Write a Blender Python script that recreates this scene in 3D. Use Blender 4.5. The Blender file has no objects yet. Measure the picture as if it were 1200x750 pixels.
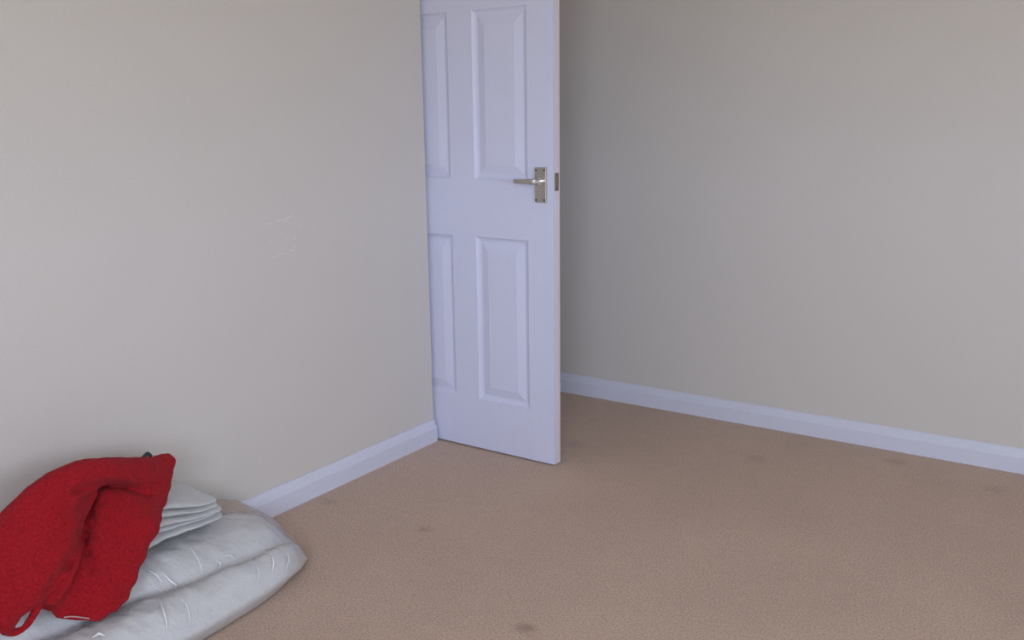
import bpy, bmesh, math, random
from mathutils import Vector, Matrix, noise
random.seed(4)
scene = bpy.context.scene
COL = scene.collection

# ------------------------------------------------------------------ camera
CAM = Vector((2.1719, -2.6331, 1.2195))
YAW, PITCH, ROLL, FPX = -0.6003, 0.2177, -0.0135, 1093.37
FWD = Vector((math.sin(YAW) * math.cos(PITCH), math.cos(YAW) * math.cos(PITCH), -math.sin(PITCH)))
R0 = Vector((math.cos(YAW), -math.sin(YAW), 0.0))
U0 = R0.cross(FWD)
RIGHT = math.cos(ROLL) * R0 + math.sin(ROLL) * U0
UP = -math.sin(ROLL) * R0 + math.cos(ROLL) * U0
cd = bpy.data.cameras.new('camera')
cd.sensor_width = 36.0
cd.lens = FPX * 36.0 / 1200.0
cd.clip_start = 0.02
cam = bpy.data.objects.new('camera', cd)
COL.objects.link(cam)
m = Matrix((RIGHT, UP, -FWD)).transposed().to_4x4()
m.translation = CAM
cam.matrix_world = m
scene.camera = cam

# ------------------------------------------------------------------ daylight
SKY = (0.80, 0.90, 1.12)
GROUND = (0.50, 0.48, 0.42)
SKY_STRENGTH = 14.7
world = bpy.data.worlds.new('sky')
scene.world = world
world.use_nodes = True
wn = world.node_tree.nodes
wl = world.node_tree.links
wn.clear()
w_out = wn.new('ShaderNodeOutputWorld')
w_bg = wn.new('ShaderNodeBackground')
w_tc = wn.new('ShaderNodeTexCoord')
w_sep = wn.new('ShaderNodeSeparateXYZ')
w_gt = wn.new('ShaderNodeMath'); w_gt.operation = 'GREATER_THAN'; w_gt.inputs[1].default_value = 0.0
w_mix = wn.new('ShaderNodeMix'); w_mix.data_type = 'RGBA'
w_mix.inputs[6].default_value = (*GROUND, 1)
w_mix.inputs[7].default_value = (*SKY, 1)
wl.new(w_tc.outputs['Generated'], w_sep.inputs[0])
wl.new(w_sep.outputs[2], w_gt.inputs[0])
wl.new(w_gt.outputs[0], w_mix.inputs[0])
wl.new(w_mix.outputs[2], w_bg.inputs[0])
w_bg.inputs[1].default_value = SKY_STRENGTH
wl.new(w_bg.outputs[0], w_out.inputs[0])

# room size and the window that lights it
RX, RY0, RY1, RZ = 4.3, -4.1, 0.8186, 2.4
WY0, WY1, WZ0, WZ1 = -2.9, -1.7, 0.85, 2.12      # window in the side wall
VX0, VX1 = 2.1, 3.8                               # window in the back wall
def portal(size, loc, rot):
    pl = bpy.data.lights.new('window_daylight', 'AREA')
    pl.shape = 'RECTANGLE'
    pl.size, pl.size_y = size, WZ1 - WZ0
    pl.cycles.is_portal = True
    po = bpy.data.objects.new('window_daylight', pl)
    COL.objects.link(po)
    po.location = loc
    po.rotation_euler = rot
portal(WY1 - WY0, (RX + 0.14, (WY0 + WY1) / 2, (WZ0 + WZ1) / 2), (math.radians(90), 0, math.radians(90)))
portal(VX1 - VX0, ((VX0 + VX1) / 2, RY0 - 0.14, (WZ0 + WZ1) / 2), (math.radians(90), 0, 0))

scene.view_settings.view_transform = 'Standard'
scene.view_settings.look = 'None'
scene.view_settings.gamma = 1.0
scene.view_settings.use_curve_mapping = False
scene.view_settings.exposure = 0.0

# ------------------------------------------------------------------ helpers
def on_x(px, py, x):
    """point at distance x from the left wall seen at a pixel of the photograph"""
    d = FWD + RIGHT * ((px - 600) / FPX) + UP * ((375 - py) / FPX)
    return CAM + d * ((x - CAM.x) / d.x)

def link(name, me, mat=None, parent=None, smooth=False):
    if isinstance(me, bmesh.types.BMesh):
        b = me
        me = bpy.data.meshes.new(name)
        bmesh.ops.recalc_face_normals(b, faces=b.faces)
        b.to_mesh(me)
        b.free()
    if mat:
        me.materials.append(mat)
    if smooth:
        for p in me.polygons:
            p.use_smooth = True
    o = bpy.data.objects.new(name, me)
    COL.objects.link(o)
    if parent:
        o.parent = parent
    return o

def tag(o, label=None, cat=None, group=None, kind=None):
    if label: o['label'] = label
    if cat: o['category'] = cat
    if group: o['group'] = group
    if kind: o['kind'] = kind
    return o

def empty(name, loc=(0, 0, 0)):
    o = bpy.data.objects.new(name, None)
    o.empty_display_size = 0.1
    o.location = loc
    COL.objects.link(o)
    return o

def box(b, lo, hi):
    v = [b.verts.new((x, y, z)) for x in (lo[0], hi[0]) for y in (lo[1], hi[1]) for z in (lo[2], hi[2])]
    for f in ((0, 1, 3, 2), (4, 6, 7, 5), (0, 4, 5, 1), (2, 3, 7, 6), (0, 2, 6, 4), (1, 5, 7, 3)):
        b.faces.new([v[i] for i in f])
    return v

def box_obj(name, lo, hi, mat, parent=None, bev=0.0):
    b = bmesh.new()
    box(b, lo, hi)
    if bev:
        bmesh.ops.bevel(b, geom=b.edges[:], offset=bev, segments=2, affect='EDGES', profile=0.5)
    return link(name, b, mat, parent)

def extrude_profile(b, prof, p0, p1, out):
    """profile points (out, up) swept from p0 to p1"""
    a = [b.verts.new(Vector(p0) + Vector(out) * q[0] + Vector((0, 0, q[1]))) for q in prof]
    c = [b.verts.new(Vector(p1) + Vector(out) * q[0] + Vector((0, 0, q[1]))) for q in prof]
    n = len(prof)
    for i in range(n):
        b.faces.new((a[i], a[(i + 1) % n], c[(i + 1) % n], c[i]))
    b.faces.new(a); b.faces.new(c[::-1])

def smoothstep(a, b, x):
    t = max(0.0, min(1.0, (x - a) / (b - a)))
    return t * t * (3 - 2 * t)

# ------------------------------------------------------------------ materials
def new_mat(name):
    mt = bpy.data.materials.new(name)
    mt.use_nodes = True
    nt = mt.node_tree
    return mt, nt, nt.nodes['Principled BSDF']

def mapped(nt, scale=(1, 1, 1)):
    tc = nt.nodes.new('ShaderNodeTexCoord')
    mp = nt.nodes.new('ShaderNodeMapping')
    mp.inputs['Scale'].default_value = scale
    nt.links.new(tc.outputs['Object'], mp.inputs[0])
    return mp.outputs[0]

def add_noise(nt, vec, scale, detail=4.0, rough=0.6):
    n = nt.nodes.new('ShaderNodeTexNoise')
    n.inputs['Scale'].default_value = scale
    n.inputs['Detail'].default_value = detail
    n.inputs['Roughness'].default_value = rough
    nt.links.new(vec, n.inputs['Vector'])
    return n.outputs['Fac']

def ramp(nt, fac, stops):
    r = nt.nodes.new('ShaderNodeValToRGB')
    e = r.color_ramp.elements
    e[0].position, e[0].color = stops[0][0], (*stops[0][1], 1)
    e[1].position, e[1].color = stops[-1][0], (*stops[-1][1], 1)
    for p, c in stops[1:-1]:
        q = e.new(p); q.color = (*c, 1)
    nt.links.new(fac, r.inputs[0])
    return r.outputs[0]

def add_bump(nt, bsdf, h, strength, dist):
    bp = nt.nodes.new('ShaderNodeBump')
    bp.inputs['Strength'].default_value = strength
    bp.inputs['Distance'].default_value = dist
    nt.links.new(h, bp.inputs['Height'])
    nt.links.new(bp.outputs[0], bsdf.inputs['Normal'])

def scaled(c, k):
    return tuple(min(1.0, v * k) for v in c)

def speckled(name, col, rough, scale, amount, bump=0.0, dist=0.001, spec=0.3):
    mt, nt, b = new_mat(name)
    v = mapped(nt)
    n = add_noise(nt, v, scale, 5.0, 0.7)
    nt.links.new(ramp(nt, n, [(0.3, scaled(col, 1 - amount)), (0.7, scaled(col, 1 + amount))]), b.inputs['Base Color'])
    b.inputs['Roughness'].default_value = rough
    b.inputs['Specular IOR Level'].default_value = spec
    if bump:
        add_bump(nt, b, n, bump, dist)
    return mt

WALL = (0.675, 0.637, 0.605)
WHITE = (0.715, 0.735, 0.925)
M_wall = speckled('cream_wall_paint', WALL, 0.85, 220.0, 0.05, 0.25, 0.0012, 0.2)
M_ceil = speckled('ceiling_paint', (0.82, 0.82, 0.80), 0.9, 120.0, 0.02, 0.1, 0.001, 0.2)
M_white = speckled('white_gloss_paint', WHITE, 0.38, 60.0, 0.015, 0.04, 0.0006, 0.4)
M_skirt = speckled('white_skirting_paint', (0.70, 0.71, 0.84), 0.4, 60.0, 0.015, 0.04, 0.0006, 0.4)
M_lip = speckled('primed_edge_paint', (0.78, 0.70, 0.73), 0.5, 60.0, 0.03)
M_frame = speckled('white_window_plastic', (0.8, 0.8, 0.82), 0.35, 30.0, 0.01)

# carpet with pile, mottling and a few worn spots
def carpet_material():
    mt, nt, b = new_mat('tan_carpet')
    L = nt.links
    v = mapped(nt)
    fine = add_noise(nt, v, 190.0, 4.0, 0.85)
    mid = add_noise(nt, v, 26.0, 4.0, 0.6)
    big = add_noise(nt, v, 2.3, 3.0, 0.55)
    base = ramp(nt, fine, [(0.36, (0.40, 0.28, 0.215)), (0.5, (0.60, 0.43, 0.335)), (0.65, (0.80, 0.60, 0.49))])
    def mult(col, fac, lo, hi):
        g = ramp(nt, fac, [(0.3, (lo,) * 3), (0.7, (hi,) * 3)])
        mx = nt.nodes.new('ShaderNodeMix'); mx.data_type = 'RGBA'; mx.blend_type = 'MULTIPLY'
        mx.inputs[0].default_value = 1.0
        L.new(col, mx.inputs[6]); L.new(g, mx.inputs[7])
        return mx.outputs[2]
    col = mult(base, mid, 0.96, 1.03)
    col = mult(col, big, 0.95, 1.04)
    # worn and spilt spots: (x, y, radius, strength)
    for sx, sy, rad, st in CARPET_SPOTS:
        d = nt.nodes.new('ShaderNodeVectorMath'); d.operation = 'DISTANCE'
        wob = nt.nodes.new('ShaderNodeTexNoise'); wob.inputs['Scale'].default_value = 30.0
        wob.inputs['Detail'].default_value = 3.0
        L.new(v, wob.inputs['Vector'])
        wsc = nt.nodes.new('ShaderNodeVectorMath'); wsc.operation = 'MULTIPLY_ADD'
        wsc.inputs[1].default_value = (rad * 1.6,) * 3
        L.new(wob.outputs['Color'], wsc.inputs[0]); L.new(v, wsc.inputs[2])
        L.new(wsc.outputs[0], d.inputs[0])
        d.inputs[1].default_value = (sx + rad * 0.8, sy + rad * 0.8, rad * 0.8)
        mr = nt.nodes.new('ShaderNodeMapRange')
        mr.inputs[1].default_value = rad * 0.25
        mr.inputs[2].default_value = rad * 1.15
        mr.inputs[3].default_value = st
        mr.inputs[4].default_value = 0.0
        L.new(d.outputs['Value'], mr.inputs[0])
        mx = nt.nodes.new('ShaderNodeMix'); mx.data_type = 'RGBA'
        L.new(mr.outputs[0], mx.inputs[0])
        L.new(col, mx.inputs[6]); mx.inputs[7].default_value = (0.15, 0.095, 0.055, 1)
        col = mx.outputs[2]
    L.new(col, b.inputs['Base Color'])
    b.inputs['Roughness'].default_value = 0.95
    b.inputs['Specular IOR Level'].default_value = 0.1
    b.inputs['Sheen Weight'].default_value = 0.15
    add_bump(nt, b, fine, 0.6, 0.004)
    return mt

def on_floor(px, py):
    d = FWD + RIGHT * ((px - 600) / FPX) + UP * ((375 - py) / FPX)
    return CAM + d * (-CAM.z / d.z)

CARPET_SPOTS = []
for px, py, rad, st in ((498, 620, 0.028, 0.30), (617, 737, 0.030, 0.42), (384, 588, 0.040, 0.22),
                        (1050, 541, 0.045, 0.22), (885, 538, 0.045, 0.18), (672, 520, 0.05, 0.18), (1165, 573, 0.05, 0.15)):
    p = on_floor(px, py)
    CARPET_SPOTS.append((p.x, p.y, rad, st))
M_carpet = carpet_material()

def metal(name, col, rough):
    mt, nt, b = new_mat(name)
    v = mapped(nt, (1, 1, 12))
    n = add_noise(nt, v, 90.0, 3.0)
    nt.links.new(ramp(nt, n, [(0.3, scaled(col, 0.88)), (0.7, scaled(col, 1.1))]), b.inputs['Base Color'])
    b.inputs['Metallic'].default_value = 0.9
    b.inputs['Roughness'].default_value = rough
    return mt

M_nickel = metal('satin_nickel', (0.52, 0.49, 0.45), 0.42)
M_chrome = metal('polished_chrome', (0.8, 0.78, 0.76), 0.15)
M_brass = metal('dull_latch_metal', (0.36, 0.31, 0.24), 0.4)
M_screw = metal('dark_screw_metal', (0.12, 0.11, 0.10), 0.5)
M_scuff = speckled('pale_scuffed_filler', (0.84, 0.81, 0.78), 0.8, 200.0, 0.05)

def thin_film(name, gloss, tint, milk, milk_col=(0.85, 0.86, 0.9), crinkle=0.0, twice=1.0):
    """clear polythene: mostly lets light through, mirrors at glancing angles, a little milky"""
    mt, nt, b = new_mat(name)
    nt.nodes.remove(b)
    out = nt.nodes['Material Output']
    tr = nt.nodes.new('ShaderNodeBsdfTransparent'); tr.inputs[0].default_value = (*tint, 1)
    gl = nt.nodes.new('ShaderNodeBsdfGlossy'); gl.inputs['Roughness'].default_value = gloss
    df = nt.nodes.new('ShaderNodeBsdfDiffuse'); df.inputs[0].default_value = (*milk_col, 1)
    fr = nt.nodes.new('ShaderNodeFresnel')
    ge = nt.nodes.new('ShaderNodeNewGeometry')          # a thin sheet reflects alike from both of its sides
    io = nt.nodes.new('ShaderNodeMapRange')
    io.inputs[3].default_value = 1.5; io.inputs[4].default_value = 1 / 1.5
    nt.links.new(ge.outputs['Backfacing'], io.inputs[0])
    nt.links.new(io.outputs[0], fr.inputs[0])
    m1 = nt.nodes.new('ShaderNodeMixShader'); m1.inputs[0].default_value = milk
    m2 = nt.nodes.new('ShaderNodeMixShader')
    v = mapped(nt, (1.0, 2.2, 1.0))
    n = add_noise(nt, v, 16.0, 5.0)
    n.node.noise_type = 'RIDGED_MULTIFRACTAL'
    n.node.inputs['Distortion'].default_value = 0.4
    bp = nt.nodes.new('ShaderNodeBump'); bp.inputs['Strength'].default_value = 0.7; bp.inputs['Distance'].default_value = crinkle
    nt.links.new(n, bp.inputs['Height'])
    nt.links.new(bp.outputs[0], gl.inputs['Normal'])
    nt.links.new(tr.outputs[0], m1.inputs[1]); nt.links.new(df.outputs[0], m1.inputs[2])
    tw = nt.nodes.new('ShaderNodeMath'); tw.operation = 'MULTIPLY'; tw.use_clamp = True; tw.inputs[1].default_value = twice
    nt.links.new(fr.outputs[0], tw.inputs[0]); 
    cap = nt.nodes.new('ShaderNodeMath'); cap.operation = 'MINIMUM'; cap.inputs[1].default_value = 0.4
    nt.links.new(tw.outputs[0], cap.inputs[0]); nt.links.new(cap.outputs[0], m2.inputs[0])
    nt.links.new(m1.outputs[0], m2.inputs[1]); nt.links.new(gl.outputs[0], m2.inputs[2])
    nt.links.new(m2.outputs[0], out.inputs[0])
    return mt

M_film = thin_film('clear_polythene', 0.14, (0.98, 0.98, 0.985), 0.14, (0.88, 0.89, 0.93), 0.002, 2.0)
M_flap = thin_film('tan_tinted_polythene', 0.2, (0.95, 0.88, 0.82), 0.62, (0.56, 0.44, 0.36), 0.008, 1.5)
M_glass = thin_film('window_glass', 0.02, (0.97, 0.98, 0.97), 0.0)

# ------------------------------------------------------------------ the room
LX = -1.25          # end of the landing behind the doorway
HX = -0.235         # face of the doorway wall, set back from the left wall
def struct(name, lo, hi, mat, label, bev=0):
    return tag(box_obj(name, lo, hi, mat, None, bev), label, None, None, 'structure')

struct('floor', (LX - 0.1, RY0 - 0.1, -0.12), (RX + 0.12, RY1 + 0.1, 0.0), M_carpet, 'tan fitted carpet with a few worn dark spots')
struct('ceiling', (LX - 0.1, RY0 - 0.1, RZ), (RX + 0.12, RY1 + 0.1, RZ + 0.1), M_ceil, 'plain white painted ceiling')
wl_ = struct('wall_left', (LX, RY0, 0.0), (0.0, 0.0, RZ), M_wall, 'cream painted wall beside the door, ending at an outer corner', 0)
struct('wall_right', (LX - 0.1, RY1, 0.0), (RX + 0.12, RY1 + 0.1, RZ), M_wall, 'cream painted wall behind the open door')
b = bmesh.new()
box(b, (LX - 0.1, RY0 - 0.12, 0), (VX0, RY0, RZ)); box(b, (VX1, RY0 - 0.12, 0), (RX + 0.12, RY0, RZ))
box(b, (VX0, RY0 - 0.12, 0), (VX1, RY0, WZ0)); box(b, (VX0, RY0 - 0.12, WZ1), (VX1, RY0, RZ))
tag(link('wall_back', b, M_wall), 'cream painted wall behind the camera with a window', None, None, 'structure')
struct('wall_landing', (LX - 0.1, RY0, 0.0), (LX, RY1, RZ), M_wall, 'cream painted wall across the landing')
# wall with the window
b = bmesh.new()
box(b, (RX, RY0, 0), (RX + 0.12, WY0, RZ)); box(b, (RX, WY1, 0), (RX + 0.12, RY1, RZ))
box(b, (RX, WY0, 0), (RX + 0.12, WY1, WZ0)); box(b, (RX, WY0, WZ1), (RX + 0.12, WY1, RZ))
tag(link('wall_window', b, M_wall), 'cream painted wall with the window', None, None, 'structure')
# windows: frame, mullions, panes, sill (built along local x, outside towards local -y)
def window(name, width, loc, rz, label):
    w = tag(empty(name, loc), label, None, None, 'structure')
    w.rotation_euler = (0, 0, rz)
    h, hw = WZ1 - WZ0, width / 2
    b = bmesh.new()
    box(b, (-hw, -0.09, 0), (-hw + 0.06, -0.03, h)); box(b, (hw - 0.06, -0.09, 0), (hw, -0.03, h))
    box(b, (-hw + 0.06, -0.09, 0), (hw - 0.06, -0.03, 0.06)); box(b, (-hw + 0.06, -0.09, h - 0.06), (hw - 0.06, -0.03, h))
    link('window_frame', b, M_frame, w)
    half = (width - 0.12) / 2
    box_obj('mullion', (-0.025, -0.09, 0.06), (0.025, -0.03, h - 0.06), M_frame, w, 0.004)
    for s in (-1, 0):
        box_obj('pane', (s * half, -0.062, 0.06), (s * half + half, -0.058, h - 0.06), M_glass, w)
    box_obj('window_sill', (-hw - 0.05, -0.03, -0.03), (hw + 0.05, 0.10, -0.001), M_frame, w, 0.004)
window('window_1', WY1 - WY0, (RX, (WY0 + WY1) / 2, WZ0), math.radians(90), 'white framed window in the side wall')
window('window_2', VX1 - VX0, ((VX0 + VX1) / 2, RY0, WZ0), 0.0, 'white framed window in the wall behind the camera')

# doorway wall: header and frame in the recess
b = bmesh.new()
box(b, (HX - 0.10, 0.0, 2.035), (HX, RY1, RZ))
tag(link('wall_door', b, M_wall), 'cream wall above the doorway in the recess', None, None, 'structure')
b = bmesh.new()
box(b, (HX - 0.10, 0.0, 0.0), (HX, 0.028, 2.035)); box(b, (HX - 0.10, RY1 - 0.028, 0.0), (HX, RY1, 2.035))
box(b, (HX - 0.10, 0.028, 2.005), (HX, RY1 - 0.028, 2.035))
box(b, (HX - 0.06, 0.028, 0.0), (HX - 0.045, 0.040, 2.005)); box(b, (HX - 0.06, RY1 - 0.040, 0.0), (HX - 0.045, RY1 - 0.028, 2.005))
tag(link('trim_1', b, M_white), 'white painted door frame lining the doorway', None, None, 'structure')

# skirting boards
HS, TS = 0.0841, 0.018
PROF = [(0, 0), (TS, 0), (TS, 0.054), (TS - 0.0015, 0.0575), (TS - 0.0035, 0.0595), (TS - 0.006, 0.066), (0.0055, HS - 0.006), (0.0045, HS - 0.001), (0.003, HS), (0, HS)]
def skirting(name, p0, p1, out, label):
    b = bmesh.new()
    extrude_profile(b, PROF, p0, p1, out)
    return tag(link(name, b, M_skirt), label, None, None, 'structure')
skirting('baseboard_left', (0, RY0, 0), (0, -0.001, 0), (1, 0, 0), 'white skirting board along the left wall, cut off at the corner')
skirting('baseboard_right', (HX + 0.001, RY1, 0), (RX, RY1, 0), (0, -1, 0), 'white skirting board along the wall behind the door')
skirting('baseboard_back', (RX, RY0, 0), (0, RY0, 0), (0, 1, 0), 'white skirting board behind the camera')
skirting('baseboard_window', (RX, RY1, 0), (RX, RY0, 0), (-1, 0, 0), 'white skirting board under the window')

# faint scratched rectangle on the left wall where something was stuck
def on_wall(px, py):
    return on_x(px, py, 0.0)
b = bmesh.new()
def scratch(pts, wd):
    q = [on_wall(*p) for p in pts]
    for i in range(len(q) - 1):
        d = (q[i + 1] - q[i]).normalized()
        n = Vector((0, -d.z, d.y)) * wd
        vs = []
        for p, s in ((q[i], 1), (q[i + 1], random.uniform(0.4, 1.0)), (q[i + 1], -0.6), (q[i], -1)):
            vs.append(b.verts.new(p + n * s + Vector((0.0004, 0, 0))))
        b.faces.new(vs)
scratch([(312.5, 263.5), (315.5, 261), (318, 261)], 0.0012)
scratch([(324, 259.3), (329, 258.3), (332, 258.5)], 0.0011)
scratch([(332.5, 257), (337, 255), (343, 252.2)], 0.0013)
scratch([(333.5, 260), (338, 258)], 0.0008)
scratch([(350, 262), (351, 266)], 0.0008)
scratch([(345, 277), (345.3, 282)], 0.0010)
scratch([(345.5, 286), (344, 293), (338.5, 294)], 0.0012)
scratch([(333, 297), (329, 297.5), (325, 299)], 0.0009)
scratch([(323, 300.5), (316.5, 303)], 0.0011)
scratch([(317, 281), (317.5, 285)], 0.0010)
scratch([(335.5, 276), (335.5, 284)], 0.0006)
scratch([(329, 292), (330, 296)], 0.0007)
link('scuff_mark', b, M_scuff, wl_)

# ------------------------------------------------------------------ door
DX0, DX1 = -0.222, 0.5345
DY0, DY1 = 0.0119, 0.0517
DZ0, DZ1 = 0.0060, 1.985
door = tag(empty('door_1', (DX0, (DY0 + DY1) / 2, 0.0)), 'white six-panel door standing open at the end of the cream wall', None, None, 'structure')
def under(o, p, root=Vector((0, 0, 0))):
    o.parent = p
    o.matrix_parent_inverse = Matrix.Translation(-Vector(door.location)) if p is door else Matrix()
    return o
XB = [DX0, -0.116, 0.106, 0.2105, 0.4325, DX1]          # stiles and panels across
ZB = [DZ0, 0.196, 0.796, 0.997, 1.562, 1.660, 1.880, DZ1]
HOLES = [(i, j) for i in (1, 3) for j in (1, 3, 5)]
b = bmesh.new()
def grid_face(y, flip):
    vs = {}
    for i, x in enumerate(XB):
        for j, z in enumerate(ZB):
            vs[i, j] = b.verts.new((x, y, z))
    for i in range(len(XB) - 1):
        for j in range(len(ZB) - 1):
            if (i, j) in HOLES: continue
            b.faces.new((vs[i, j], vs[i + 1, j], vs[i + 1, j + 1], vs[i, j + 1]))
    return vs
A = grid_face(DY0, False); B = grid_face(DY1, True)
ni, nj = len(XB) - 1, len(ZB) - 1
for i in range(ni):
    b.faces.new((A[i, 0], A[i + 1, 0], B[i + 1, 0], B[i, 0])); b.faces.new((A[i, nj], A[i + 1, nj], B[i + 1, nj], B[i, nj]))
for j in range(nj):
    b.faces.new((A[0, j], A[0, j + 1], B[0, j + 1], B[0, j])); b.faces.new((A[ni, j], A[ni, j + 1], B[ni, j + 1], B[ni, j]))
for (i, j) in HOLES:
    ring = [(i, j), (i + 1, j), (i + 1, j + 1), (i, j + 1)]
    for k in range(4):
        p, q = ring[k], ring[(k + 1) % 4]
        b.faces.new((A[p], A[q], B[q], B[p]))
outer = [e for e in b.edges if len(e.link_faces) == 2 and abs(e.calc_face_angle(0)) > 1.0 and
         (abs(e.verts[0].co.x - e.verts[1].co.x) < 1e-6) and all(abs(v.co.x - DX1) < 1e-6 for v in e.verts)]
bmesh.ops.bevel(b, geom=outer, offset=0.0025, segments=2, affect='EDGES')
under(link('door_leaf', b, M_white), door)
# raised and fielded panels, both faces
STEPS = [(0.0, 0.0), (0.0025, 0.0035), (0.006, 0.0065), (0.011, 0.0088), (0.0165, 0.0100), (0.0195, 0.0100), (0.049, 0.0016), (0.050, 0.0012)]
for (i, j) in HOLES:
    b = bmesh.new()
    for side in (0, 1):
        prev = None
        for ins, dep in STEPS:
            y = DY0 + dep if side == 0 else DY1 - dep
            r = [b.verts.new((x, y, z)) for x, z in ((XB[i] + ins, ZB[j] + ins), (XB[i + 1] - ins, ZB[j] + ins), (XB[i + 1] - ins, ZB[j + 1] - ins), (XB[i] + ins, ZB[j + 1] - ins))]
            if prev:
                for k in range(4):
                    b.faces.new((prev[k], prev[(k + 1) % 4], r[(k + 1) % 4], r[k]) if side == 0 else (prev[(k + 1) % 4], prev[k], r[k], r[(k + 1) % 4]))
            prev = r
        b.faces.new(prev if side == 0 else prev[::-1])
    under(link('panel', b, M_white), door)
# lever handle on a short plate
PX0, PX1, PZ0, PZ1 = 0.4645, 0.5105, 0.9275, 1.0440
HCX, HCZ = 0.489, 0.999
b = bmesh.new()
box(b, (PX0, DY0 - 0.008, PZ0), (PX1, DY0 - 0.0001, PZ1))
bmesh.ops.bevel(b, geom=[e for e in b.edges if all(v.co.y < DY0 - 0.005 for v in e.verts)], offset=0.0025, segments=3, affect='EDGES')
plate = under(link('handle_plate', b, M_nickel), door)
def sub(name, b, mat, parent, smooth=False):
    o = link(name, b, mat, None, smooth)
    o.parent = parent
    o.matrix_parent_inverse = Matrix()
    return o
def disc(b, c, r, h, axis, seg=20, bevel=0.0):
    rot = {'y': Matrix.Rotation(math.radians(90), 4, 'X'), 'x': Matrix.Rotation(math.radians(90), 4, 'Y'), 'z': Matrix()}[axis]
    bmesh.ops.create_cone(b, cap_ends=True, segments=seg, radius1=r, radius2=r, depth=h, matrix=Matrix.Translation(c) @ rot)
for sx in (PX0 + 0.007, PX1 - 0.007):
    for sz in (PZ0 + 0.009, PZ1 - 0.009):
        b = bmesh.new()
        disc(b, (sx, DY0 - 0.0083, sz), 0.0034, 0.0016, 'y', 14)
        sub('screw', b, M_screw, plate)
b = bmesh.new()
disc(b, (HCX, DY0 - 0.0125, HCZ), 0.0125, 0.010, 'y', 28)
disc(b, (HCX, DY0 - 0.030, HCZ), 0.0085, 0.030, 'y', 24)
sub('spindle_collar', b, M_chrome, plate, False)
# lever: neck turning into a flat tapered grip
b = bmesh.new()
path = [(HCX + 0.004, -0.036, 0.0095, 0.009), (HCX - 0.004, -0.043, 0.0095, 0.0075), (HCX - 0.016, -0.046, 0.0090, 0.006),
        (HCX - 0.035, -0.047, 0.0080, 0.0052), (HCX - 0.055, -0.047, 0.0076, 0.0048), (HCX - 0.076, -0.046, 0.0074, 0.0046), (HCX - 0.0805, -0.0458, 0.0062, 0.0036)]
prev = None
for px_, dy, hz, hy in path:
    r = []
    for k in range(16):
        a = 2 * math.pi * k / 16
        cx_, sx_ = math.cos(a), math.sin(a)
        r.append(b.verts.new((px_, DY0 + dy + hy * math.copysign(abs(cx_) ** 0.55, cx_), HCZ + hz * math.copysign(abs(sx_) ** 0.55, sx_))))
    if prev:
        for k in range(16):
            b.faces.new((prev[k], prev[(k + 1) % 16], r[(k + 1) % 16], r[k]))
    else:
        b.faces.new(r)
    prev = r
b.faces.new(prev[::-1])
lev = under(link('lever', b, M_nickel, None, True), door)
# matching plate and lever on the far face
b = bmesh.new()
box(b, (PX0, DY1 + 0.0001, PZ0), (PX1, DY1 + 0.008, PZ1))
under(link('handle_plate', b, M_nickel), door)
me = lev.data.copy()
for v in me.vertices:
    v.co.y = DY0 + DY1 - v.co.y
me.flip_normals()
lv2 = under(link('lever', me, None, None, True), door)
b = bmesh.new()
disc(b, (HCX, DY1 + 0.022, HCZ), 0.0085, 0.034, 'y', 20)
under(link('spindle_collar', b, M_chrome), door)
# bare strip of lipping down the far half of the edge
under(box_obj('edge_lipping', (DX1 - 0.002, DY0 + 0.020, DZ0 + 0.001), (DX1 + 0.0006, DY1 - 0.003, DZ1 - 0.001), M_lip), door)
# latch plate let into the edge
ym = (DY0 + DY1) / 2
lp = under(box_obj('latch_plate', (DX1 - 0.001, ym - 0.0125, 0.966), (DX1 + 0.0012, ym + 0.0125, 1.026), M_brass, None, 0.0005), door)
b = bmesh.new()
lz = HCZ
v = [b.verts.new(p) for p in ((DX1, ym - 0.007, lz - 0.011), (DX1, ym + 0.007, lz - 0.011), (DX1, ym + 0.007, lz + 0.011), (DX1, ym - 0.007, lz + 0.011),
                              (DX1 + 0.0045, ym + 0.006, lz - 0.011), (DX1 + 0.0045, ym + 0.006, lz + 0.011), (DX1 + 0.0045, ym + 0.007, lz - 0.011), (DX1 + 0.0045, ym + 0.007, lz + 0.011))]
for f in ((0, 4, 5, 3), (4, 6, 7, 5), (1, 2, 7, 6), (0, 1, 6, 4), (3, 5, 7, 2)):
    b.faces.new([v[i] for i in f])
sub('latch_bolt', b, M_brass, lp)
for z in (0.972, 1.020):
    b = bmesh.new(); disc(b, (DX1 + 0.0012, ym, z), 0.003, 0.001, 'x', 12); sub('screw', b, M_screw, lp)
for z in (0.25, 1.05, 1.78):
    b = bmesh.new(); disc(b, (DX0 - 0.004, DY1 + 0.004, z), 0.005, 0.09, 'z', 14); under(link('hinge', b, M_nickel), door)

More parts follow.
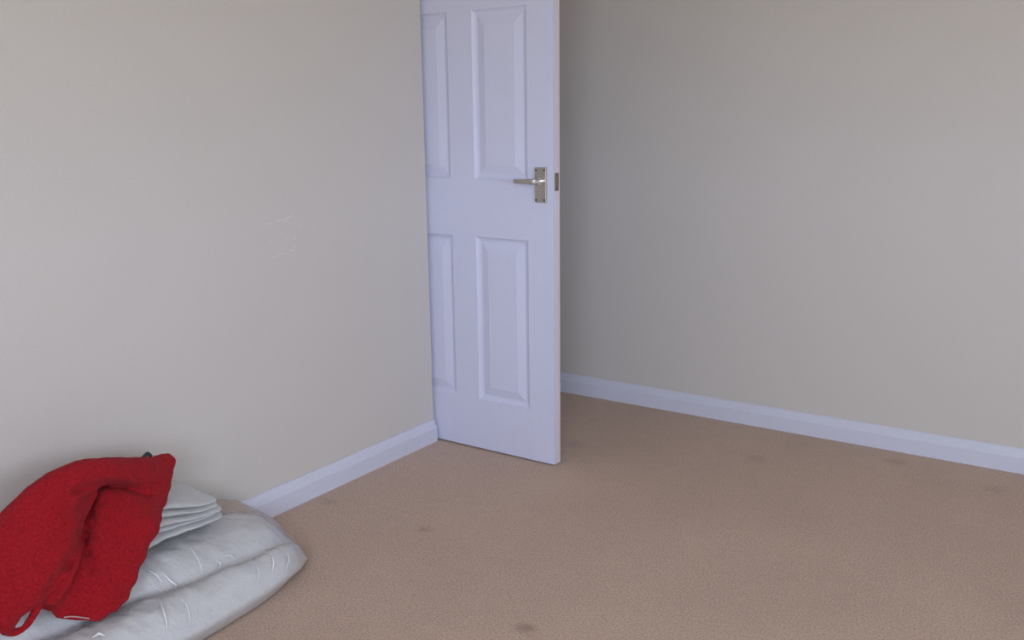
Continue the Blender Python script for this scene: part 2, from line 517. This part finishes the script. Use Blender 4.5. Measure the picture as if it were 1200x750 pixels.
# ------------------------------------------------------------------ bag of bedding
def fabric(name, col, scale, amount, bump, dist, stripes=None, sheen=0.2):
    mt, nt, bs = new_mat(name)
    v = mapped(nt)
    n = add_noise(nt, v, scale, 5.0, 0.7)
    c = ramp(nt, n, [(0.25, scaled(col, 1 - amount)), (0.75, scaled(col, 1 + amount))])
    if stripes:
        wv = nt.nodes.new('ShaderNodeTexWave'); wv.wave_type = 'BANDS'; wv.bands_direction = 'Z'
        wv.inputs['Scale'].default_value = stripes[0]; wv.inputs['Distortion'].default_value = 1.2; wv.inputs['Detail'].default_value = 2.0
        nt.links.new(v, wv.inputs['Vector'])
        g = ramp(nt, wv.outputs['Fac'], [(0.35, stripes[1]), (0.7, (1, 1, 1))])
        mx = nt.nodes.new('ShaderNodeMix'); mx.data_type = 'RGBA'; mx.blend_type = 'MULTIPLY'; mx.inputs[0].default_value = 1
        nt.links.new(c, mx.inputs[6]); nt.links.new(g, mx.inputs[7]); c = mx.outputs[2]
    nt.links.new(c, bs.inputs['Base Color'])
    bs.inputs['Roughness'].default_value = 0.95
    bs.inputs['Specular IOR Level'].default_value = 0.1
    bs.inputs['Sheen Weight'].default_value = sheen
    add_bump(nt, bs, n, bump, dist)
    return mt

M_duvet = fabric('white_duvet_cotton', (0.77, 0.775, 0.79), 34.0, 0.06, 0.7, 0.012)
M_sheet = fabric('pale_grey_folded_cotton', (0.60, 0.605, 0.62), 60.0, 0.08, 0.3, 0.002)
M_red = fabric('red_fleece', (0.37, 0.012, 0.020), 190.0, 0.42, 0.8, 0.005, None, 0.04)
M_lining = fabric('pale_lining', (0.55, 0.36, 0.35), 90.0, 0.06, 0.3, 0.002)
M_darktag = fabric('dark_tag_cloth', (0.05, 0.06, 0.06), 90.0, 0.1, 0.2, 0.001)


from mathutils.bvhtree import BVHTree
def lerp_table(tab, x):
    if x <= tab[0][0]: return tab[0][1]
    for (a, va), (c, vc) in zip(tab, tab[1:]):
        if x <= c:
            return va + (vc - va) * (x - a) / (c - a)
    return tab[-1][1]
def smooth_table(tab, x, w):
    return sum(lerp_table(tab, x + d * w) for d in (-1, -0.5, 0, 0.5, 1)) / 5

BY0 = -1.86                                     # near end of the bag
END = [(0.0, -1.085), (0.2, -1.030), (0.4, -0.985), (0.6, -0.965), (0.8, -0.962), (0.93, -0.970), (1.0, -0.990)]      # far end along its width
FRONT = [(-1.9, 0.41), (-1.6, 0.445), (-1.4, 0.452), (-1.2, 0.440), (-1.1, 0.420), (-1.02, 0.378), (-0.985, 0.345), (-0.95, 0.330)]
GROOVE = [(-1.6, 0.60), (-1.5, 0.63), (-1.4, 0.70), (-1.26, 0.765), (-1.12, 0.82), (-1.0, 0.84)]
PROFILE = [(0.0, 0.105), (0.06, 0.138), (0.18, 0.160), (0.35, 0.166), (0.50, 0.157), (0.60, 0.138), (0.66, 0.112), (0.69, 0.100), (0.72, 0.110), (0.78, 0.122), (0.85, 0.120), (0.91, 0.108), (0.96, 0.086), (1.0, 0.050)]
def seam(u):
    return 0.100 * (1 - u) ** 1.3 + 0.046 * u
def ridged(v):
    return 1.0 - abs(noise.noise(v)) * 2.0
def bag_mesh(inset, grow, wrk, fine):
    nx, ny = 96, 230
    b = bmesh.new()
    top, bot = [], []
    for j in range(ny + 1):
        t = j / ny
        rowt, rowb = [], []
        for i in range(nx + 1):
            u = i / nx
            y1 = smooth_table(END, u, 0.06) - inset
            y = y1 + (BY0 + inset - y1) * (t ** 1.15)
            d1, d2 = (y1 - y), (y - BY0 - inset)
            r1 = 0.16 + 0.22 * smoothstep(0.6, 0.95, u)
            e = math.sqrt(max(0.0, 1 - (1 - min(1, d1 / r1)) ** 2.2)) * math.sqrt(max(0.0, 1 - (1 - min(1, d2 / 0.2)) ** 2.2))
            xa, xb = 0.024, smooth_table(FRONT, y, 0.04)
            x = xa + inset + (xb - xa - 2 * inset) * u
            ug = smooth_table(GROOVE, y, 0.05)
            uu = u * 0.69 / ug if u < ug else 0.69 + (u - ug) / (1 - ug) * 0.31
            zs = seam(u)
            if u > 0.5:
                zs = zs * (0.45 + 0.55 * smoothstep(0.0, 0.16, d1))
            P = smooth_table(PROFILE, uu, 0.025)
            P = P * (0.92 + 0.14 * smoothstep(-1.1, -1.5, y)) if uu < 0.6 else P * (0.92 + 0.14 * smoothstep(-1.1, -1.5, y) * (1 - smoothstep(0.6, 0.7, uu)) + 0.08 * smoothstep(0.6, 0.7, uu))
            zt = zs + (P - zs) * e
            damp = min(1.0, e * 1.1) * min(1.0, 10 * u * (1 - u) + 0.12)
            soft = noise.noise(Vector((x * 8, y * 13, 2.0))) * 0.9 + noise.noise(Vector((x * 18 + 3, y * 26, 5.0))) * 0.45
            zt += wrk * damp * soft + grow * damp
            zt += 0.0045 * damp * (1.2 - abs(noise.noise(Vector((x * 9 + y * 6, y * 24 - x * 10, 7.0)))) * 3.0) * max(0.0, 0.4 + noise.noise(Vector((x * 5, y * 7, 8.0)))) - 0.0015 * damp
            if fine:        # sharp pulled creases of the film
                q = Vector((x * 10 + y * 9, y * 32 - x * 14, 7.0))
                cr = max(0.0, ridged(q) - 0.55) / 0.45
                cr = cr * cr * (3 - 2 * cr)
                cr2 = max(0.0, ridged(Vector((x * 34 - y * 20, y * 48 + x * 30, 1.0))) - 0.6) / 0.4
                zt += damp * fine * (cr * max(0.0, noise.noise(Vector((x * 6, y * 6, 3.3))) + 0.25) + 0.22 * cr2 * cr2 * (3 - 2 * cr2))
            k = (1 - abs(2 * u - 1) ** 4) * e
            zb = max(0.003, zs * (1 - min(1.0, k * 2.2)))
            zt = max(zt, zb + 0.002)
            rowt.append(b.verts.new((x, y, zt)))
            rowb.append(b.verts.new((x, y, zb)))
        top.append(rowt); bot.append(rowb)
    for j in range(ny):
        for i in range(nx):
            b.faces.new((top[j][i], top[j][i + 1], top[j + 1][i + 1], top[j + 1][i]))
            b.faces.new((bot[j][i], bot[j + 1][i], bot[j + 1][i + 1], bot[j][i + 1]))
        for i in (0, nx):
            b.faces.new((top[j][i], top[j + 1][i], bot[j + 1][i], bot[j][i]))
    for i in range(nx):
        for j in (0, ny):
            b.faces.new((top[j][i], top[j][i + 1], bot[j][i + 1], bot[j][i]))
    return b
bag = tag(empty('bedding_bag', (0.2, -1.4, 0.0)), 'clear plastic bag of white bedding lying on the carpet against the wall', 'bag')
def rel(o, root):
    o.parent = root
    o.matrix_parent_inverse = Matrix.Translation(-Vector(root.location))
    return o
rel(link('bedding', bag_mesh(0.006, -0.003, 0.007, 0.0), M_duvet, None, True), bag)
film_b = bag_mesh(0.0, 0.0015, 0.007, 0.008)
film_b.normal_update()
film_tree = BVHTree.FromBMesh(film_b)
rel(link('plastic_film', film_b, M_film, None, True), bag)
# raised folds in the film, opaque near-white to paint in its bright glints
M_glint, _nt, _bs = new_mat('white_film_glint')
_n = add_noise(_nt, mapped(_nt), 80.0, 3.0)
_nt.links.new(ramp(_nt, _n, [(0.3, (0.86, 0.87, 0.90)), (0.7, (0.97, 0.97, 1.0))]), _bs.inputs['Base Color'])
_bs.inputs['Roughness'].default_value = 0.22
_bs.inputs['Specular IOR Level'].default_value = 1.0
_bs.inputs['Coat Weight'].default_value = 1.0
_bs.inputs['Coat Roughness'].default_value = 0.12
for path, wd in (([(222, 640), (229, 650), (235, 661), (237, 672)], 1.5), ([(174, 668), (184, 674), (190, 682)], 1.4), ([(190, 670), (199, 680), (207, 686), (206, 691)], 1.6),
                 ([(186, 701), (191, 714), (195, 728), (196, 737)], 1.5), ([(254, 656), (259, 661), (257, 667)], 1.6), ([(319, 650), (321, 659), (319, 670)], 1.5),
                 ([(337, 648), (339, 656), (335, 667)], 1.3), ([(211, 700), (218, 707), (222, 720), (223, 733)], 1.1), ([(108, 747), (116, 742), (123, 745)], 2.0),
                 ([(178, 686), (186, 690), (192, 696)], 1.0), ([(262, 652), (268, 650), (276, 655)], 1.0), ([(300, 660), (304, 672), (301, 684)], 0.9)):
    line = []
    for i in range(len(path) - 1):
        for g in (0.0, 0.33, 0.66):
            line.append((path[i][0] + (path[i + 1][0] - path[i][0]) * g, path[i][1] + (path[i + 1][1] - path[i][1]) * g))
    line.append(path[-1])
    hits = []
    for qx, qy in line:
        d = FWD + RIGHT * ((qx - 600) / FPX) + UP * ((375 - qy) / FPX)
        hit = film_tree.ray_cast(CAM, d.normalized())
        if hit[0] is not None:
            hits.append((hit[0], hit[1] if hit[1].dot(d) < 0 else -hit[1]))
    b = bmesh.new()
    prev = None
    for i, (p, nrm) in enumerate(hits):
        along = (hits[min(len(hits) - 1, i + 1)][0] - hits[max(0, i - 1)][0]).normalized()
        sd = along.cross(nrm).normalized()
        r_ = 0.0016 * wd * (0.25 + 0.75 * math.sin(math.pi * (0.06 + 0.88 * i / (len(hits) - 1))))
        ring = [b.verts.new(p - sd * r_ * math.cos(w_) + nrm * (r_ * 1.1 * math.sin(w_) - 0.0006)) for w_ in [math.pi * k / 8 for k in range(9)]]
        if prev:
            for k in range(8):
                b.faces.new((prev[k], prev[k + 1], ring[k + 1], ring[k]))
        prev = ring
    rel(link('film_glint_crease', b, M_glint, None, True), bag)
# loose end of the bag leaning on the skirting, tan against the white filling
OUT = [(250, 588, 0.030), (264, 586, 0.030), (277, 586, 0.030), (299, 596, 0.036), (320, 607, 0.055), (334, 618, 0.12), (348, 634, 0.22), (356, 646, 0.29)]
INN = [(250, 620, 0.14), (264, 618, 0.14), (282, 617, 0.14), (304, 618, 0.15), (320, 624, 0.18), (331, 633, 0.23), (342, 644, 0.28), (352, 652, 0.31)]
b = bmesh.new()
rows = []
for k in range(9):
    f = k / 8
    row = []
    for i in range(29):
        w = i / 4
        a = min(6, int(w)); g = w - a
        po_ = on_x(*OUT[a]).lerp(on_x(*OUT[a + 1]), g)
        pi_ = on_x(*INN[a]).lerp(on_x(*INN[a + 1]), g)
        p = po_.lerp(pi_, f)
        bulge = 4 * f * (1 - f)
        p.z += 0.006 * bulge + 0.005 * bulge * noise.noise(Vector((i * 0.45, k * 0.6, 4.0)))
        p.z = max(p.z, 0.004)
        p.x = max(p.x, 0.022)
        row.append(b.verts.new(p))
    rows.append(row)
for k in range(8):
    for i in range(28):
        b.faces.new((rows[k][i], rows[k][i + 1], rows[k + 1][i + 1], rows[k + 1][i]))
fl = rel(link('film_flap', b, M_flap, None, True), bag)
fl['label'] = 'tan loose end of the plastic bag'

# ------------------------------------------------------------------ folded sheet on the bag
sheet = tag(empty('folded_sheet', (0.2, -1.25, 0.17)), 'pale grey cotton sheet folded in layers, half under the red garment', 'sheet')
C = Vector((0.200, -1.138, 0.0)); AX = Vector((0.19, -0.98, 0)).normalized(); AC = Vector((-0.98, -0.19, 0)).normalized()
sheet_tris_v, sheet_tris_f = [], []
NL = 5
for k in range(NL):
    b = bmesh.new()
    rows = []
    NS, NC = 56, 36
    off = (0.000, 0.006, -0.003, 0.005, 0.012)[k]        # how far each fold sits back
    far = (-0.004, 0.012, -0.002, 0.004, -0.002)[k]
    for s in range(NS + 1):
        t = s / NS
        q = far + t * 0.40
        qq = max(0, q)
        pitch_ = 0.0102 + 0.0095 * smoothstep(0.0, 0.27, qq)
        zb = 0.168 + 0.028 * smoothstep(0.0, 0.28, qq)
        wd = 0.166 - off
        cut = 0.016 * (1 - min(1, t / 0.05)) ** 2
        row = []
        for c in range(NC):
            a = 2 * math.pi * c / NC
            ca, sa = math.cos(a), math.sin(a)
            cc = 0.5 + 0.5 * math.copysign(abs(ca) ** 0.28, ca)
            dist = off + cut + (wd - cut) * (1 - cc)
            p = C + AX * q + AC * dist
            h = 0.5 + 0.5 * math.copysign(abs(sa) ** 0.6, sa)
            endp = math.sin(min(1, t / 0.03) * math.pi / 2)
            h = 0.5 + (h - 0.5) * (0.35 + 0.65 * endp)
            sway = 0.0028 * noise.noise(Vector((q * 16, k * 1.7, 0.4))) + 0.0012 * noise.noise(Vector((q * 55, k * 5.0, 1.0)))
            z = zb + 0.20 * dist + (k + h * 0.79) * pitch_ * (1 + 0.16 * h * noise.noise(Vector((q * 12, k * 3.1, 9.0)))) + sway * 0.6
            if k == NL - 1 and sa > 0:
                z += 0.010 * math.sin(min(1, max(0, dist / 0.166)) * math.pi) * smoothstep(0.0, 0.1, qq)
            p.x += 0.004 * noise.noise(Vector((q * 20 + k * 9, 0.3, k)))
            hit = film_tree.ray_cast(Vector((p.x, p.y, 1.0)), Vector((0, 0, -1)))
            if hit[0] is not None:
                z = max(z, hit[0].z + 0.004 + 0.002 * k)
            p.x = max(p.x, 0.004)
            row.append(b.verts.new((p.x, p.y, z)))
        rows.append(row)
    for s in range(NS):
        for c in range(NC):
            b.faces.new((rows[s][c], rows[s][(c + 1) % NC], rows[s + 1][(c + 1) % NC], rows[s + 1][c]))
    b.faces.new(rows[0]); b.faces.new(rows[-1][::-1])
    base = len(sheet_tris_v)
    b.verts.index_update()
    sheet_tris_v += [v.co.copy() for v in b.verts]
    sheet_tris_f += [[base + v.index for v in f.verts] for f in b.faces if len(f.verts) == 4]
    rel(link('fold', b, M_sheet, None, True), sheet)
sheet_tree = BVHTree.FromPolygons(sheet_tris_v, sheet_tris_f)

# ------------------------------------------------------------------ red fleece garment
gar = tag(empty('red_garment', (0.25, -1.45, 0.2)), 'crumpled red fleece top draped over the bedding, sleeve hanging in front', 'garment')
def tube(b, st, seg=32, power=0.75):
    """st: (px, py, x, half width px, half depth m)"""
    pts = [on_x(s[0], s[1], s[2]) for s in st]
    prev = None
    for i, s in enumerate(st):
        a, c = pts[max(0, i - 1)], pts[min(len(st) - 1, i + 1)]
        d = (c - a).normalized()
        view = (pts[i] - CAM)
        mpp = view.dot(FWD) / FPX
        side = d.cross(view.normalized()).normalized()
        nrm = side.cross(d).normalized()
        r = []
        for k in range(seg):
            an = 2 * math.pi * k / seg
            ca, sa = math.cos(an), math.sin(an)
            r.append(b.verts.new(pts[i] + side * (s[3] * mpp * math.copysign(abs(ca) ** power, ca)) + nrm * (s[4] * math.copysign(abs(sa) ** power, sa))))
        if prev:
            for k in range(seg):
                b.faces.new((prev[k], prev[(k + 1) % seg], r[(k + 1) % seg], r[k]))
        else:
            b.faces.new(r)
        prev = r
    b.faces.new(prev[::-1])
def dense(st, n=5):
    out = []
    for i in range(len(st) - 1):
        p0, p1, p2, p3 = st[max(0, i - 1)], st[i], st[i + 1], st[min(len(st) - 1, i + 2)]
        for k in range(n):
            t = k / n
            out.append(tuple(0.5 * (2 * b_ + (c_ - a_) * t + (2 * a_ - 5 * b_ + 4 * c_ - d_) * t * t + (3 * b_ - a_ - 3 * c_ + d_) * t ** 3)
                             for a_, b_, c_, d_ in zip(p0, p1, p2, p3)))
    out.append(st[-1])
    return out
b = bmesh.new()
# rolled top edge, the sleeve in front, the other side of the body to the left, and the bulk behind
ROLLT = [(201, 536, 0.175, 6, 0.012), (194, 543, 0.180, 12.5, 0.020), (176, 553, 0.195, 18, 0.030), (150, 553, 0.215, 17, 0.036), (124, 552, 0.230, 15, 0.038), (98, 559, 0.235, 21, 0.042), (66, 581, 0.24, 29, 0.045), (38, 614, 0.25, 36, 0.045), (5, 668, 0.27, 42, 0.045), (-30, 730, 0.29, 42, 0.04)]
LOBER = [(194, 547, 0.175, 11, 0.018), (185, 560, 0.185, 18, 0.024), (170, 576, 0.205, 28, 0.030), (149, 600, 0.245, 42, 0.036), (135, 630, 0.270, 40, 0.034), (119, 662, 0.290, 43, 0.032), (105, 690, 0.305, 43, 0.028), (96, 711, 0.315, 34, 0.022), (92, 726, 0.320, 25, 0.015)]
LOBEL = [(100, 572, 0.22, 16, 0.03), (72, 604, 0.255, 27, 0.036), (52, 640, 0.28, 37, 0.036), (28, 676, 0.30, 36, 0.032), (12, 698, 0.31, 29, 0.026), (-3, 718, 0.318, 20, 0.02), (-6, 738, 0.322, 14, 0.014)]
CORE = [(165, 568, 0.15, 24, 0.045), (120, 600, 0.18, 46, 0.06), (75, 645, 0.22, 48, 0.06), (35, 690, 0.26, 40, 0.045)]
FOLD = [(96, 634, 0.292, 4, 0.008), (84, 655, 0.312, 10, 0.014), (70, 680, 0.322, 13, 0.016), (60, 700, 0.320, 10, 0.012), (58, 708, 0.318, 7, 0.008)]
STRAP = [(49, 697, 0.312, 7, 0.006), (45, 709, 0.325, 5.5, 0.005), (39, 721, 0.330, 4.6, 0.0045), (30, 734, 0.332, 4.4, 0.0045), (18, 742, 0.330, 4.4, 0.005), (4, 738, 0.325, 6, 0.006)]
for st in (ROLLT, LOBER, LOBEL, CORE, FOLD, STRAP):
    d_ = dense(st)
    if st is LOBER:      # the ribbed edge ripples
        d_ = [(q[0], q[1], q[2], q[3] * (1 + 0.035 * math.sin(i * 1.55)), q[4]) for i, q in enumerate(d_)]
    tube(b, d_)
tmp = link('garment_shape', b, None)
rm = tmp.modifiers.new('remesh', 'REMESH'); rm.mode = 'VOXEL'; rm.voxel_size = 0.0034
sm = tmp.modifiers.new('smooth', 'SMOOTH'); sm.factor = 0.5; sm.iterations = 5
bpy.context.view_layer.update()
dg = bpy.context.evaluated_depsgraph_get()
me = bpy.data.meshes.new_from_object(tmp.evaluated_get(dg))
bpy.data.objects.remove(tmp)
def seg_dist(p, a, c):
    d = c - a
    t = max(0.0, min(1.0, (p - a).dot(d) / d.dot(d)))
    return (p - (a + d * t)).length
CREASES = []                                   # pulled creases in the cloth: pixel path, distance x, depth, width
for path, dep, wid in (([(106, 580, 0.29), (101, 602, 0.31), (97, 628, 0.325)], 0.020, 0.013), ([(97, 628, 0.325), (102, 648, 0.33), (107, 668, 0.335)], 0.010, 0.008),
                       ([(97, 628, 0.325), (78, 662, 0.335), (57, 690, 0.34)], 0.019, 0.010), ([(88, 574, 0.285), (122, 566, 0.28), (146, 567, 0.275), (174, 580, 0.255)], 0.017, 0.0075)):
    pts = [on_x(*q) for q in path]
    for p, q in zip(pts, pts[1:]):
        CREASES.append((p, q, dep, wid))
DOWN = Vector((0, 0, -1))
NORMALS = [v.normal.copy() for v in me.vertices]
INTO = Vector((0.78, -0.47, 0.405)).normalized()
for v in me.vertices:
    co = v.co.copy()
    n_ = NORMALS[v.index]
    disp = 0.0035 * noise.noise(co * 16) + 0.0018 * noise.noise(co * 42) + 0.0007 * noise.noise(co * 120)
    dent = 0.0
    for p, q, dep, wid in CREASES:
        # measured across the line of the crease, whatever lies in front
        d = seg_dist(co - INTO * co.dot(INTO), p - INTO * p.dot(INTO), q - INTO * q.dot(INTO))
        if d < wid * 4:
            dent += dep * math.exp(-(d / wid) ** 2)
    v.co = co + n_ * disp - INTO * min(dent, 0.032)
    hit = film_tree.ray_cast(Vector((v.co.x, v.co.y, 1.0)), DOWN)
    if hit[0] is not None and v.co.z < hit[0].z + 0.008:
        v.co.z = hit[0].z + 0.008
    if v.co.z < 0.36 and v.co.x < 0.31:
        for ox, oy in ((0, 0), (-0.007, 0), (0.007, 0), (0, -0.007), (0, 0.007)):
            hit = sheet_tree.ray_cast(Vector((v.co.x + ox, v.co.y + oy, 1.0)), DOWN)
            if hit[0] is not None and v.co.z < hit[0].z + 0.008:
                v.co.z = hit[0].z + 0.008
    v.co.x = max(v.co.x, 0.008)
body = rel(link('body', me, M_red, None, True), gar)
def thread(name, path, rad, mat):
    b = bmesh.new()
    tube(b, dense([(p[0], p[1], p[2], rad, rad * 0.0022) for p in path], 6), 10, 1.0)
    return rel(link(name, b, mat, None, True), gar)
th_ = thread('hem_piping', [(75, 723.5, 0.338), (84, 722.5, 0.343), (95, 723.5, 0.345), (105, 725, 0.343), (113, 727.5, 0.338)], 0.75, M_lining)
th_['label'] = 'pale piping along the sleeve hem'
tg = thread('cloth_tag', [(164, 540, 0.17), (169, 535, 0.168), (173, 531.5, 0.166), (177, 535, 0.168)], 2.2, M_darktag)
tg['label'] = 'dark cloth tag'
